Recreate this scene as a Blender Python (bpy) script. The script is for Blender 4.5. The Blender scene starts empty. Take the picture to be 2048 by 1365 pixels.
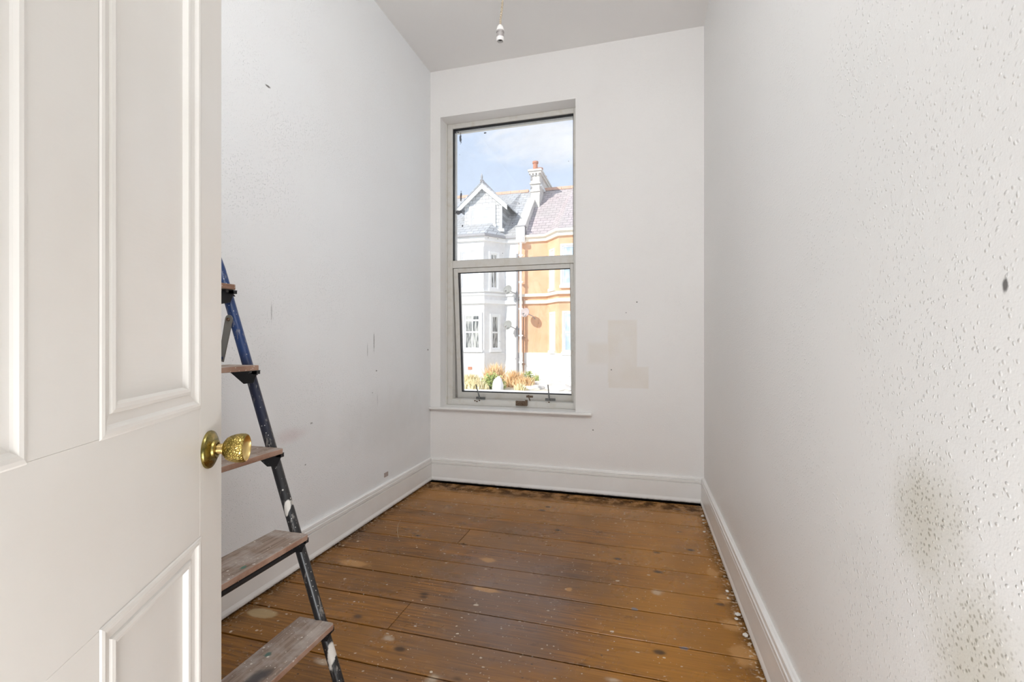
import bpy, bmesh, math, random
from mathutils import Vector, Matrix
random.seed(7)
S = bpy.context.scene
C = S.collection
PI = math.pi

# ------------------------------------------------------------------ camera, sky, sun, fill lights, exposure
FOC, EYE = 922.0, 1.05
YAW = math.atan(256 / 922)
cam = bpy.data.objects.new('camera', bpy.data.cameras.new('camera'))
C.objects.link(cam)
cam.location = (0, 0, EYE)
cam.rotation_euler = (PI / 2, 0, YAW)
cam.data.sensor_width = 36
cam.data.lens = FOC / 2048 * 36
cam.data.clip_start = 0.02
cam.data.clip_end = 500
S.camera = cam

world = bpy.data.worlds.new('sky')
S.world = world
world.use_nodes = True
wt = world.node_tree
wt.nodes.clear()
SKY_STRENGTH = 1.1
SUN_STRENGTH = 4.8

sun = bpy.data.objects.new('sun', bpy.data.lights.new('sun', 'SUN'))
C.objects.link(sun)
sun.data.energy = SUN_STRENGTH
sun.data.angle = 0.009
sun.data.color = (1.0, 0.95, 0.87)
sun.rotation_euler = Vector((0.55, 0.72, -0.58)).to_track_quat('-Z', 'Y').to_euler()

def area(name, loc, size, power, aim, color=(1, 1, 1), sizey=None):
    l = bpy.data.lights.new(name, 'AREA')
    l.energy = power
    l.color = color
    l.size = size
    if sizey:
        l.shape = 'RECTANGLE'; l.size_y = sizey
    o = bpy.data.objects.new(name, l)
    C.objects.link(o)
    o.location = loc
    o.rotation_euler = Vector(aim).to_track_quat('-Z', 'Y').to_euler()
    return o
# two unseen soft fill lights added to brighten the room: one high on the doorway wall, one low in the hallway aimed up through the doorway
area('high_fill_light', (-.30, .03, 2.70), 1.2, 29, (-.10, 1, -.35), (.965, .985, 1.0), sizey=.5)
area('low_fill_light', (-.02, -.25, .35), .6, 17.5, (-.25, 1, 1.0), (.97, .985, 1.0), sizey=.6)
# sky light entering by the window (portal: guides sampling, emits nothing)
pt = area('window_portal', (-0.937, 3.43, 1.65), 1.0, 1, (0, -1, 0), sizey=2.16)
pt.data.cycles.is_portal = True

S.view_settings.view_transform = 'Standard'
S.view_settings.look = 'None'
S.view_settings.gamma = 1
S.view_settings.use_curve_mapping = False
S.view_settings.exposure = 0.0
S.cycles.max_bounces = 8
S.cycles.diffuse_bounces = 5
S.cycles.glossy_bounces = 3
S.cycles.adaptive_threshold = 0.08
S.cycles.adaptive_min_samples = 16
S.cycles.transparent_max_bounces = 12
S.cycles.sample_clamp_indirect = 6

def at(x, y, Y):
    """point of the plane at depth Y that the survey of the photograph gives"""
    c = (x - 1024) / FOC
    dx = c * math.cos(YAW) - math.sin(YAW)
    dy = c * math.sin(YAW) + math.cos(YAW)
    s = Y / dy
    return Vector((dx * s, Y, EYE + (682.5 - y) / FOC * s))

# ------------------------------------------------------------------ node helper
class NT:
    def __init__(s, tree):
        s.t = tree
        s.c = {}
    def n(s, typ, ins=None, **kw):
        nd = s.t.nodes.new('ShaderNode' + typ)
        for k, v in kw.items():
            setattr(nd, k, v)
        for k, v in (ins or {}).items():
            sock = nd.inputs[k]
            if isinstance(v, bpy.types.NodeSocket):
                s.t.links.new(v, sock)
            else:
                if hasattr(sock, 'default_value') and sock.type == 'RGBA' and len(v) == 3:
                    v = (*v, 1)
                sock.default_value = v
        return nd
    def pos(s):
        if 'pos' not in s.c: s.c['pos'] = s.n('NewGeometry').outputs['Position']
        return s.c['pos']
    def obj(s):
        return s.n('TexCoord').outputs['Object']
    def rnd(s):
        return s.n('ObjectInfo').outputs['Random']
    def mapv(s, vec, scale=(1, 1, 1), loc=(0, 0, 0), rot=(0, 0, 0)):
        return s.n('Mapping', {'Vector': vec, 'Scale': scale, 'Location': loc, 'Rotation': rot}).outputs[0]
    def noise(s, vec, scale, detail=3, rough=.5, dist=0):
        k = (vec.node.name, vec.identifier, scale, detail, rough, dist)
        if k not in s.c: s.c[k] = s._noise(vec, scale, detail, rough, dist)
        return s.c[k]
    def _noise(s, vec, scale, detail, rough, dist):
        return s.n('TexNoise', {'Vector': vec, 'Scale': scale, 'Detail': detail, 'Roughness': rough, 'Distortion': dist}).outputs['Fac']
    def vor(s, vec, scale, feature='F1', rand=1.0):
        return s.n('TexVoronoi', {'Vector': vec, 'Scale': scale, 'Randomness': rand}, feature=feature)
    def rng(s, v, a, b, c=0, d=1, smooth=False):
        return s.n('MapRange', {'Value': v, 'From Min': a, 'From Max': b, 'To Min': c, 'To Max': d},
                   interpolation_type='SMOOTHSTEP' if smooth else 'LINEAR').outputs[0]
    def math(s, op, a, b=0.0, c=0.0):
        nd = s.n('Math', {0: a, 1: b, 2: c}, operation=op)
        return nd.outputs[0]
    def mix(s, f, a, b, mode='MIX'):
        nd = s.n('Mix', data_type='RGBA', blend_type=mode)
        for i, v in ((0, f), (6, a), (7, b)):
            if isinstance(v, bpy.types.NodeSocket):
                s.t.links.new(v, nd.inputs[i])
            else:
                if i and len(v) == 3: v = (*v, 1)
                nd.inputs[i].default_value = v
        return nd.outputs[2]
    def bump(s, h, strength=.3, dist=.002):
        return s.n('Bump', {'Height': h, 'Strength': strength, 'Distance': dist}).outputs[0]
    def blob(s, pos, c, r, soft=.5, wob=0.0, wscale=12):
        """soft stain mask: 1 inside an ellipsoid of radii r about c"""
        d = s.n('VectorMath', {0: pos, 1: c}, operation='SUBTRACT').outputs[0]
        d = s.n('VectorMath', {0: d, 1: r}, operation='DIVIDE').outputs[0]
        l = s.n('VectorMath', {0: d}, operation='LENGTH').outputs['Value']
        if wob:
            nz = s.noise(pos, 8 if wscale < 14 else 22 if wscale < 40 else 75, 2, .6)
            l = s.math('ADD', l, s.math('MULTIPLY', s.math('SUBTRACT', nz, .5), wob))
        return s.rng(l, 1.0, 1.0 - soft, 0, 1, True)
    def rect(s, pos, c, r, soft=.02):
        """mask of an axis-aligned box"""
        d = s.n('VectorMath', {0: pos, 1: c}, operation='SUBTRACT').outputs[0]
        d = s.n('VectorMath', {0: d}, operation='ABSOLUTE').outputs[0]
        d = s.n('VectorMath', {0: d, 1: r}, operation='SUBTRACT').outputs[0]
        q = s.n('SeparateXYZ', {0: d}).outputs
        m = s.math('MAXIMUM', s.math('MAXIMUM', q[0], q[1]), q[2])
        return s.rng(m, soft, -soft, 0, 1, True)

def material(name, color=(.8, .8, .8), rough=.6, metal=0.0, build=None, spec=.5):
    m = bpy.data.materials.new(name)
    m.use_nodes = True
    t = NT(m.node_tree)
    p = m.node_tree.nodes['Principled BSDF']
    p.inputs['Base Color'].default_value = (*color, 1)
    p.inputs['Roughness'].default_value = rough
    p.inputs['Metallic'].default_value = metal
    p.inputs['Specular IOR Level'].default_value = spec
    if build:
        r = build(t) or {}
        for k, v in r.items():
            m.node_tree.links.new(v, p.inputs[k])
    return m

# sky with thin bright clouds
w = NT(wt)
gen = w.n('TexCoord').outputs['Generated']
sep = w.n('SeparateXYZ', {0: gen}).outputs
grad = w.rng(sep[2], 0.0, 0.7, 0, 1)
base = w.mix(grad, (0.82, 0.88, 0.97), (0.56, 0.71, 0.96))
cl = w.noise(w.mapv(gen, (1, 1, 3.2), (3.37, 0.9, .25)), 3.1, 7, .55, .4)
cf = w.rng(cl, .47, .66, 0, 1, True)
col = w.mix(cf, base, (0.97, 0.97, 0.99))
bg = w.n('Background', {'Color': col, 'Strength': SKY_STRENGTH})
wo = w.n('OutputWorld', {'Surface': bg.outputs[0]})

# ------------------------------------------------------------------ mesh helpers
def box(bm, x0, x1, y0, y1, z0, z1):
    vs = [bm.verts.new((x, y, z)) for z in (z0, z1) for y in (y0, y1) for x in (x0, x1)]
    for f in ((0, 2, 3, 1), (4, 5, 7, 6), (0, 1, 5, 4), (2, 6, 7, 3), (0, 4, 6, 2), (1, 3, 7, 5)):
        bm.faces.new([vs[i] for i in f])
    return vs

def prism(bm, pts, vec):
    a = [bm.verts.new(p) for p in pts]
    b = [bm.verts.new(Vector(p) + Vector(vec)) for p in pts]
    bm.faces.new(a[::-1]); bm.faces.new(b)
    n = len(a)
    for i in range(n):
        bm.faces.new((a[i], a[(i + 1) % n], b[(i + 1) % n], b[i]))

def lathe(bm, prof, loc, axis, seg=24):
    q = Vector(axis).to_track_quat('Z', 'Y')
    rings = []
    for l, r in prof:
        if r < 1e-6:
            rings.append([bm.verts.new(Vector(loc) + q @ Vector((0, 0, l)))])
        else:
            rings.append([bm.verts.new(Vector(loc) + q @ Vector((r * math.cos(2 * PI * i / seg), r * math.sin(2 * PI * i / seg), l))) for i in range(seg)])
    for a, b in zip(rings, rings[1:]):
        for i in range(seg):
            j = (i + 1) % seg
            if len(a) == 1 and len(b) == 1: continue
            if len(a) == 1: bm.faces.new((a[0], b[i], b[j]))
            elif len(b) == 1: bm.faces.new((a[i], a[j], b[0]))
            else: bm.faces.new((a[i], a[j], b[j], b[i]))

def tube(bm, pts, r, seg=12, rs=None):
    pts = [Vector(p) for p in pts]
    rings = []
    for k, p in enumerate(pts):
        d = (pts[min(k + 1, len(pts) - 1)] - pts[max(k - 1, 0)]).normalized()
        up = Vector((0, 0, 1)) if abs(d.z) < .9 else Vector((1, 0, 0))
        u = d.cross(up).normalized(); v = d.cross(u).normalized()
        rr = rs[k] if rs else r
        rings.append([bm.verts.new(p + u * rr * math.cos(2 * PI * i / seg) + v * rr * math.sin(2 * PI * i / seg)) for i in range(seg)])
    for a, b in zip(rings, rings[1:]):
        for i in range(seg):
            j = (i + 1) % seg
            bm.faces.new((a[i], a[j], b[j], b[i]))
    bm.faces.new(rings[0][::-1]); bm.faces.new(rings[-1])

def obj(name, bm, mat, parent=None, bevel=0, smooth=False, seg=2, kind=None):
    bmesh.ops.recalc_face_normals(bm, faces=bm.faces)
    me = bpy.data.meshes.new(name)
    if smooth:
        for f in bm.faces: f.smooth = True
    bm.to_mesh(me); bm.free()
    me.materials.append(mat)
    if smooth:
        me.set_sharp_from_angle(angle=math.radians(38))
    o = bpy.data.objects.new(name, me)
    C.objects.link(o)
    if parent is not None: o.parent = parent
    if bevel:
        b = o.modifiers.new('bevel', 'BEVEL'); b.width = bevel; b.segments = seg; b.limit_method = 'ANGLE'
    if kind: o['kind'] = kind
    return o

def mk(name, mat, parent, *boxes, **kw):
    bm = bmesh.new()
    for b in boxes: box(bm, *b)
    return obj(name, bm, mat, parent, **kw)

def thing(name, label, cat, loc=(0, 0, 0), group=None, kind=None):
    o = bpy.data.objects.new(name, None); C.objects.link(o)
    o.location = loc
    o.empty_display_size = .05
    if label: o['label'] = label
    if cat: o['category'] = cat
    if group: o['group'] = group
    if kind: o['kind'] = kind
    return o

def tag(o, label, cat, group=None):
    o['label'] = label; o['category'] = cat
    if group: o['group'] = group
    return o

def struct(o, label, cat=None):
    o['kind'] = 'structure'; o['label'] = label
    if cat: o['category'] = cat
    return o

# ------------------------------------------------------------------ room dimensions
XL, XR, YB, YF, H = -1.525, 0.397, 3.19, -0.02, 3.08
WX0, WX1, WZ0, WZ1 = -1.444, -0.430, 0.557, 2.729      # window opening
DX0, DX1, DZ = -0.375, 0.385, 2.04                      # doorway

# ------------------------------------------------------------------ materials of the room
def wall_tex(t, strength, scale=85, dist=.004):
    p = t.pos()
    d = t.n('TexNoise', {'Vector': p, 'Scale': 40., 'Detail': 0.}).outputs['Color']
    pv = t.n('VectorMath', {0: p, 1: t.n('VectorMath', {0: d, 3: .012}, operation='SCALE').outputs[0]}, operation='ADD').outputs[0]
    v = t.vor(pv, scale, 'F1').outputs['Distance']
    dens = t.rng(t.noise(p, 3.2, 1), .32, .62, .25, 1)
    blist = t.math('MULTIPLY', t.rng(v, .06, .34, 1, 0, True), dens)
    fine = t.noise(p, 260, 1, .6)
    h = t.math('ADD', blist, t.math('MULTIPLY', fine, .22))
    return p, t.bump(h, strength, dist), blist

WHITE_L = (0.86, 0.87, 0.88)
def wl(t):
    p, b, bl = wall_tex(t, .8, 130, .0018)
    c = t.mix(t.rng(t.noise(p, 2.2, 4), .35, .7, 0, .35), WHITE_L, (.83, .82, .81))
    # grubby area low down, scuffs, pink filler mark
    m = t.math('MULTIPLY', t.blob(p, (XL, 2.55, .55), (.3, .75, .28), .9, .6, 7), .32)
    c = t.mix(m, c, (.60, .58, .55))
    m = t.math('MULTIPLY', t.blob(p, (XL, 1.75, .62), (.3, .14, .05), .9, .5, 9), .4)
    c = t.mix(m, c, (.70, .56, .56))
    for (x, y, w_, h_, k) in ((748, 685, .006, .075, .75), (735, 700, .004, .05, .5), (755, 800, .004, .05, .3), (543, 625, .006, .06, .35), (753, 742, .01, .005, .9),
                              (623, 847, .012, .006, .6), (611, 930, .008, .005, .7), (535, 172, .022, .007, .95), (745, 786, .007, .005, .5), (856, 700, .012, .009, 1)):
        c0 = (x - 1024) / FOC
        dx, dy = c0 * math.cos(YAW) - math.sin(YAW), c0 * math.sin(YAW) + math.cos(YAW)
        s = XL / dx
        m = t.math('MULTIPLY', t.blob(p, (XL, dy * s, EYE + (682.5 - y) / FOC * s), (.3, w_, h_), .7, .9, 60), k)
        c = t.mix(m, c, (.16, .15, .14))
    # loose specks
    sp = t.vor(t.mapv(p, (0.3, 1, 1)), 34, 'F1')
    rs = t.n('SeparateColor', {0: sp.outputs['Color']}).outputs[0]
    on = t.math('MULTIPLY', t.rng(sp.outputs['Distance'], .07, .03, 0, 1), t.rng(rs, .86, .9, 0, 1))
    zone = t.blob(p, (XL, 1.5, .95), (.4, .9, .55), .6)
    c = t.mix(t.math('MULTIPLY', t.math('MULTIPLY', on, zone), .55), c, (.25, .24, .22))
    return {'Base Color': c, 'Normal': b}
M_WL = material('paint_wall_left', rough=.55, build=wl, spec=.3)

def wr(t):
    p, b, bl = wall_tex(t, .75, 105, .0015)
    c = t.mix(t.rng(t.noise(p, 1.7, 4), .35, .7, 0, .5), (.85, .84, .825), (.815, .815, .80))
    c = t.mix(t.math('MULTIPLY', bl, .15), c, (.60, .58, .55))
    m1 = t.blob(p, (XR, .80, .78), (.3, .13, .15), .95, .9, 9)
    m2 = t.blob(p, (XR, .70, .64), (.3, .16, .16), .95, .9, 9)
    m = t.math('MAXIMUM', m1, m2)
    c = t.mix(t.math('MULTIPLY', m, .52), c, (.52, .49, .38))
    mk_ = t.math('MULTIPLY', m, t.rng(t.vor(p, 125, 'F1').outputs['Distance'], .36, .16, 0, 1))
    c = t.mix(t.math('MULTIPLY', mk_, .65), c, (.17, .15, .09))
    m = t.math('MULTIPLY', t.blob(p, (XR, .650, 1.113), (.3, .0055, .010), .6, .8, 120), .9)
    c = t.mix(m, c, (.08, .075, .07))
    return {'Base Color': c, 'Normal': b}
M_WR = material('paint_wall_right', rough=.5, build=wr, spec=.35)

def wb(t):
    p, b, bl = wall_tex(t, .55, 120, .002)
    c = t.mix(t.rng(t.noise(p, 2.0, 4), .35, .7, 0, .6), (.85, .83, .81), (.82, .795, .775))
    # bare filler patch by the window
    f = t.rect(p, (-0.115, YB, .98), (.095, .2, .21), .008)
    f = t.math('MAXIMUM', f, t.rect(p, (-0.075, YB, .805), (.13, .2, .072), .006))
    f = t.math('MAXIMUM', f, t.math('MULTIPLY', t.rect(p, (-0.27, YB, .965), (.075, .2, .07), .02), .7))
    f = t.math('MULTIPLY', f, t.rng(t.noise(p, 6, 3), .3, .6, .45, 1))
    c = t.mix(t.math('MULTIPLY', f, .75), c, (.79, .735, .665))
    for q, r_ in (((-.187, YB, .855), .0055), ((-.02, YB, 1.31), .006), ((-.09, YB, 1.24), .004), ((-.31, YB, .44), .006)):
        c = t.mix(t.math('MULTIPLY', t.blob(p, q, (.0 + r_, .2, r_), .5), .8), c, (.1, .09, .08))
    return {'Base Color': c, 'Normal': b}
M_WB = material('paint_wall_back', rough=.6, build=wb, spec=.25)

def ce(t):
    p, b, bl = wall_tex(t, .18, 90, .002)
    c = t.mix(t.rng(t.noise(p, 1.5, 4), .35, .7, 0, 1), (.87, .855, .835), (.85, .83, .815))
    return {'Base Color': c, 'Normal': b}
M_CE = material('paint_ceiling', rough=.7, build=ce, spec=.2)

def trimb(t):
    p = t.pos()
    h = t.noise(p, 45, 3, .6)
    q = t.n('SeparateXYZ', {0: p}).outputs
    c = t.mix(t.rng(t.noise(p, 5, 3), .35, .7, 0, .6), (.86, .845, .825), (.80, .775, .745))
    # grime along the lower edge of the skirting
    g = t.math('MULTIPLY', t.rng(q[2], .020, .004, 0, 1), t.rng(t.noise(p, 40, 4), .46, .64, 0, .8))
    c = t.mix(g, c, (.12, .09, .06))
    return {'Base Color': c, 'Normal': t.bump(h, .12, .002)}
M_TRIM = material('gloss_trim', rough=.32, build=trimb)

def doorb(t):
    p = t.obj()
    br = t.noise(t.mapv(p, (6, 6, 60)), 2.2, 4, .6)
    h = t.math('ADD', br, t.noise(p, 30, 2))
    c = t.mix(t.rng(t.noise(p, 3.0, 4), .35, .68, 0, 1), (.80, .775, .735), (.755, .72, .67))
    sp = t.vor(p, 22, 'F1')
    rs = t.n('SeparateColor', {0: sp.outputs['Color']}).outputs[0]
    on = t.math('MULTIPLY', t.rng(sp.outputs['Distance'], .055, .03, 0, 1), t.rng(rs, .95, .96, 0, 1))
    c = t.mix(t.math('MULTIPLY', on, .6), c, (.3, .28, .18))
    return {'Base Color': c, 'Normal': t.bump(h, .10, .002)}
M_DOOR = material('gloss_door_paint', rough=.35, build=doorb)

def upvc(t):
    p = t.pos()
    n = t.rng(t.noise(p, 14, 5, .7), .5, .75, 0, .55)
    c = t.mix(n, (.66, .64, .60), (.52, .46, .36))
    return {'Base Color': c}
M_FRAME = material('old_window_frame_paint', rough=.4, build=upvc)
M_GASKET = material('black_gasket', (.012, .012, .014), .6)
M_STEEL = material('grey_steel', (.16, .165, .16), .42, .7)
M_RUST = material('rusty_catch', rough=.8, metal=.2, build=lambda t: {'Base Color': t.mix(t.rng(t.noise(t.pos(), 160, 3), .4, .6), (.10, .045, .02), (.22, .17, .12))})
M_SPECK = material('chipped_white', (.7, .68, .64), .7)

def glassm(name, tint=(.97, .985, 1.0), dirt=True):
    m = bpy.data.materials.new(name); m.use_nodes = True
    t = NT(m.node_tree); m.node_tree.nodes.clear()
    tr = t.n('BsdfTransparent', {'Color': tint}).outputs[0]
    gl = t.n('BsdfGlossy', {'Color': (1, 1, 1), 'Roughness': .02}).outputs[0]
    fr = t.math('MULTIPLY', t.n('Fresnel', {'IOR': 1.5}).outputs[0], 1.0)
    sh = t.n('MixShader', {0: fr, 1: tr, 2: gl}).outputs[0]
    if dirt:
        p = t.pos()
        df = t.n('BsdfDiffuse', {'Color': (.62, .62, .62)}).outputs[0]
        haze = t.rng(t.noise(p, 5, 4), .3, .8, .0, .07)
        v = t.vor(p, 26, 'F1')
        rs = t.n('SeparateColor', {0: v.outputs['Color']}).outputs[0]
        spot = t.math('MULTIPLY', t.rng(v.outputs['Distance'], .10, .04, 0, 1), t.rng(rs, .93, .95, 0, 1))
        sh = t.n('MixShader', {0: haze, 1: sh, 2: df}).outputs[0]
        dk = t.n('BsdfDiffuse', {'Color': (.12, .12, .13)}).outputs[0]
        # old marks left on the upper pane
        m_ = spot
        for (x, y, a, b_) in ((921, 277, .010, .045), (922, 393, .008, .05), (917, 425, .035, .02), (925, 452, .006, .008), (916, 265, .006, .006), (970, 266, .012, .006), (1037, 245, .006, .006), (1058, 222, .006, .006)):
            q = at(x, y, 3.34)
            m_ = t.math('MAXIMUM', m_, t.math('MULTIPLY', t.blob(p, q, (a, .2, b_), .5, 1.3, 70), .8))
        sh = t.n('MixShader', {0: m_, 1: sh, 2: dk}).outputs[0]
    o = t.n('OutputMaterial', {'Surface': sh})
    return m
M_GLASS = glassm('window_glass')

# bare floorboards: stain worn off, knots, splashes of pale paint
def fl(t):
    p = t.pos()
    r = t.rnd()
    off = t.n('CombineXYZ', {0: t.math('MULTIPLY', r, 37.), 1: t.math('MULTIPLY', r, 11.), 2: 0.}).outputs[0]
    pv = t.n('VectorMath', {0: p, 1: off}, operation='ADD').outputs[0]
    q = t.n('SeparateXYZ', {0: p}).outputs
    g1 = t.noise(t.mapv(pv, (1.6, 42, 1)), 2.4, 6, .62, .5)
    g2 = t.noise(t.mapv(pv, (3, 160, 1)), 2.0, 4, .6)
    tone = t.noise(t.mapv(p, (1, 1.6, 1)), 2.1, 5, .6)
    base = t.mix(t.rng(g1, .38, .62), (.120, .043, .006), (.39, .158, .022))
    base = t.mix(t.rng(g2, .45, .75, 0, .5), base, (.095, .040, .012))
    base = t.mix(t.rng(tone, .42, .62, 0, .65), base, (.135, .062, .020))
    base = t.mix(t.rng(r, .0, 1.0, 0, .45), base, (.38, .165, .020))
    # orange unworn strip at the right and far side, middle greyed to paint in the window's reflection
    e = t.math('MAXIMUM', t.rng(q[0], -.30, .10, 0, 1, True), t.rng(q[1], 2.75, 2.9, 0, .8, True))
    e = t.math('MULTIPLY', e, t.rng(t.noise(p, 4, 4), .25, .6, .35, 1))
    base = t.mix(t.math('MULTIPLY', e, .6), base, (.49, .21, .020))
    tr = t.blob(p, (-.55, 1.75, 0), (.5, .95, 1), .9, .8, 3)
    base = t.mix(t.math('MULTIPLY', tr, .62), base, (.185, .122, .088))
    # knots
    kv = t.vor(t.mapv(pv, (1, 1.7, 0.01)), 5.2, 'F1')
    kr = t.n('SeparateColor', {0: kv.outputs['Color']}).outputs[0]
    kn = t.math('MULTIPLY', t.rng(kv.outputs['Distance'], .16, .05, 0, 1, True), t.rng(kr, .30, .36, .0, 1))
    base = t.mix(t.math('MULTIPLY', kn, .85), base, (.035, .016, .007))
    # nail and dirt specks
    nv = t.vor(t.mapv(p, (1, 1.4, .01)), 21, 'F1')
    nr = t.n('SeparateColor', {0: nv.outputs['Color']}).outputs[1]
    base = t.mix(t.math('MULTIPLY', t.math('MULTIPLY', t.rng(nv.outputs['Distance'], .10, .06), t.rng(nr, .83, .86)), .8), base, (.03, .018, .012))
    sm_ = t.math('MULTIPLY', t.rng(t.noise(t.mapv(p, (1, 2.2, 1), (3, 7, 0)), 7.5, 5, .7), .60, .74, 0, 1), .6)
    base = t.mix(sm_, base, (.06, .030, .014))
    lt = t.math('MULTIPLY', t.rng(t.noise(t.mapv(p, (1, 3.0, 1), (9, 1, 0)), 11, 5, .7), .63, .74, 0, 1), .5)
    base = t.mix(lt, base, (.50, .33, .17))
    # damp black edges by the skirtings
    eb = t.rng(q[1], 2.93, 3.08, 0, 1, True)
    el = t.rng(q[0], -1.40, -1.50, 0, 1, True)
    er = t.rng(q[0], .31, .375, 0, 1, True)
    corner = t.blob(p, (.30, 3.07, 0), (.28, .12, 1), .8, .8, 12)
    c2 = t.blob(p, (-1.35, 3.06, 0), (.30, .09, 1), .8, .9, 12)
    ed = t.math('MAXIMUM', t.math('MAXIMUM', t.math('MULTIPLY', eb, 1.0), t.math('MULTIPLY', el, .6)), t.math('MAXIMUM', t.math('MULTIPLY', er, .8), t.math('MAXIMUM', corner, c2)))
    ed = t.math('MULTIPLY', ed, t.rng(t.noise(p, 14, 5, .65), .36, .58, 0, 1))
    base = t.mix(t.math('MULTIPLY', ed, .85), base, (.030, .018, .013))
    # pale bare patches beside the right skirting and orange scrapes in the middle
    pb = t.blob(p, (.335, 1.69, 0), (.05, .07, 1), .4, 1.0, 18)
    for c_, r_ in (((.325, 1.86, 0), (.045, .045, 1)), ((.33, 2.04, 0), (.035, .04, 1)), ((.315, 2.25, 0), (.03, .06, 1)), ((.31, 1.52, 0), (.05, .04, 1)),
                   ((-.700, 2.100, 0), (.055, .028, 1)), ((-.63, 1.845, 0), (.085, .020, 1)), ((-.29, 1.94, 0), (.02, .02, 1)), ((-1.30, 1.90, 0), (.10, .035, 1))):
        pb = t.math('MAXIMUM', pb, t.blob(p, c_, r_, .5, .9, 22))
    base = t.mix(t.math('MULTIPLY', pb, .85), base, (.50, .26, .085))
    # ring of dried glue by the ladder
    gl_ = t.blob(p, (-1.405, 1.455, 0), (.075, .032, 1), .3, .5, 20)
    base = t.mix(t.math('MULTIPLY', gl_, .7), base, (.50, .38, .20))
    for c_, r_ in (((-.62, 1.315, 0), (.03, .03, 1)), ((-1.0, 1.29, 0), (.05, .02, 1)), ((-.08, 1.46, 0), (.03, .015, 1)), ((.07, 2.02, 0), (.035, .03, 1)), ((-.86, 1.45, 0), (.03, .02, 1))):
        base = t.mix(t.math('MULTIPLY', t.blob(p, c_, r_, .8, 1.4, 34), .55), base, (.62, .52, .40))
    # paint splashes, three sizes
    pz = t.n('VectorMath', {0: p, 1: t.n('VectorMath', {0: t.n('TexNoise', {'Vector': p, 'Scale': 30., 'Detail': 2.}).outputs['Color'], 3: .02}, operation='SCALE').outputs[0]}, operation='ADD').outputs[0]
    dens = t.rng(t.noise(p, 2.4, 2), .38, .6, 0, 1)
    paint = None
    for sc, th, rr_, k in ((9, .11, .70, 1), (24, .19, .74, 1), (55, .26, .84, .9), (110, .30, .90, .7)):
        v = t.vor(t.mapv(pz, (1, 1.35, .01), (sc * .13, sc * .07, 0)), sc, 'F1')
        cc = t.n('SeparateColor', {0: v.outputs['Color']}).outputs
        rad = t.math('MULTIPLY', t.rng(cc[1], 0, 1, .35, 1), th)
        dd = t.math('SUBTRACT', rad, v.outputs['Distance'])
        m = t.math('MULTIPLY', t.rng(dd, 0, .02, 0, 1), t.rng(cc[0], rr_, rr_ + .02, 0, 1))
        m = t.math('MULTIPLY', m, t.math('MULTIPLY', t.rng(dens, 0, 1, .5, 1), k))
        paint = m if paint is None else t.math('MAXIMUM', paint, m)
    # plaster crumbs along the right skirting
    cr = t.math('MULTIPLY', t.math('MAXIMUM', t.rng(q[0], .335, .37, 0, 1), t.math('MULTIPLY', t.rng(q[0], -1.465, -1.49, 0, 1), .6)), t.rng(t.noise(p, 70, 3), .55, .62, 0, 1))
    paint = t.math('MAXIMUM', paint, cr)
    base = t.mix(t.math('MULTIPLY', paint, .9), base, (.70, .61, .49))
    blue = t.blob(p, (.145, 1.675, 0), (.02, .011, 1), .5, 1.2, 60)
    blue = t.math('MAXIMUM', blue, t.blob(p, (-.02, 1.87, 0), (.014, .012, 1), .5, 1.2, 60))
    base = t.mix(t.math('MULTIPLY', blue, .7), base, (.16, .19, .24))
    rough = t.rng(t.noise(p, 5, 4), .3, .7, .20, .42)
    rough = t.math('ADD', rough, t.math('MULTIPLY', t.math('MAXIMUM', paint, ed), .35))
    h = t.math('ADD', t.math('MULTIPLY', g1, .5), t.math('ADD', t.math('MULTIPLY', g2, .3), t.math('MULTIPLY', paint, .5)))
    return {'Base Color': base, 'Roughness': rough, 'Specular IOR Level': t.rng(ed, 0, 1, .38, .08), 'Normal': t.bump(h, .22, .0018)}
M_FLOOR = material('worn_floorboard', rough=.4, build=fl, spec=.42)
M_DARK = material('painted_gap_shade', (.006, .005, .004), 1.0, spec=0.0)

# ------------------------------------------------------------------ floor
bm = bmesh.new(); box(bm, -1.9, 1.2, -1.8, 3.45, -.12, -.030); box(bm, XL, XR, 3.176, 3.1895, -.030, .0068)  # near-black base and strip paint in the shade of the gap below the skirting
floor = struct(obj('floor', bm, M_DARK), 'worn brown floorboards running across the room, splashed with pale paint')
lines = [1.139, 1.320, 1.497, 1.677, 1.863, 2.035, 2.227, 2.413, 2.602, 2.790, 2.978, 3.154]
k = 1.139
while k > -1.75:
    k -= .181; lines.insert(0, k)
joints = {2.227: -.912, 1.497: -.887, .958: -.35}
for a, b in zip(lines, lines[1:]):
    g = .0026 if a > 1.6 else .0032
    g *= random.uniform(.8, 1.35)
    cuts = [XL + .004, XR - .004] if a > -.05 else [-1.6, 1.1]
    for ja, jx in joints.items():
        if abs(a - ja) < .01: cuts.insert(1, jx)
    for x0, x1 in zip(cuts, cuts[1:]):
        e0 = .0012 if x0 != cuts[0] else 0
        e1 = .0012 if x1 != cuts[-1] else 0
        dz = random.uniform(-.0012, 0)
        mk('floorboard', M_FLOOR, floor, (x0 + e0, x1 - e1, a + g, b - g, -.022, dz), bevel=.0012, seg=1)

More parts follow.
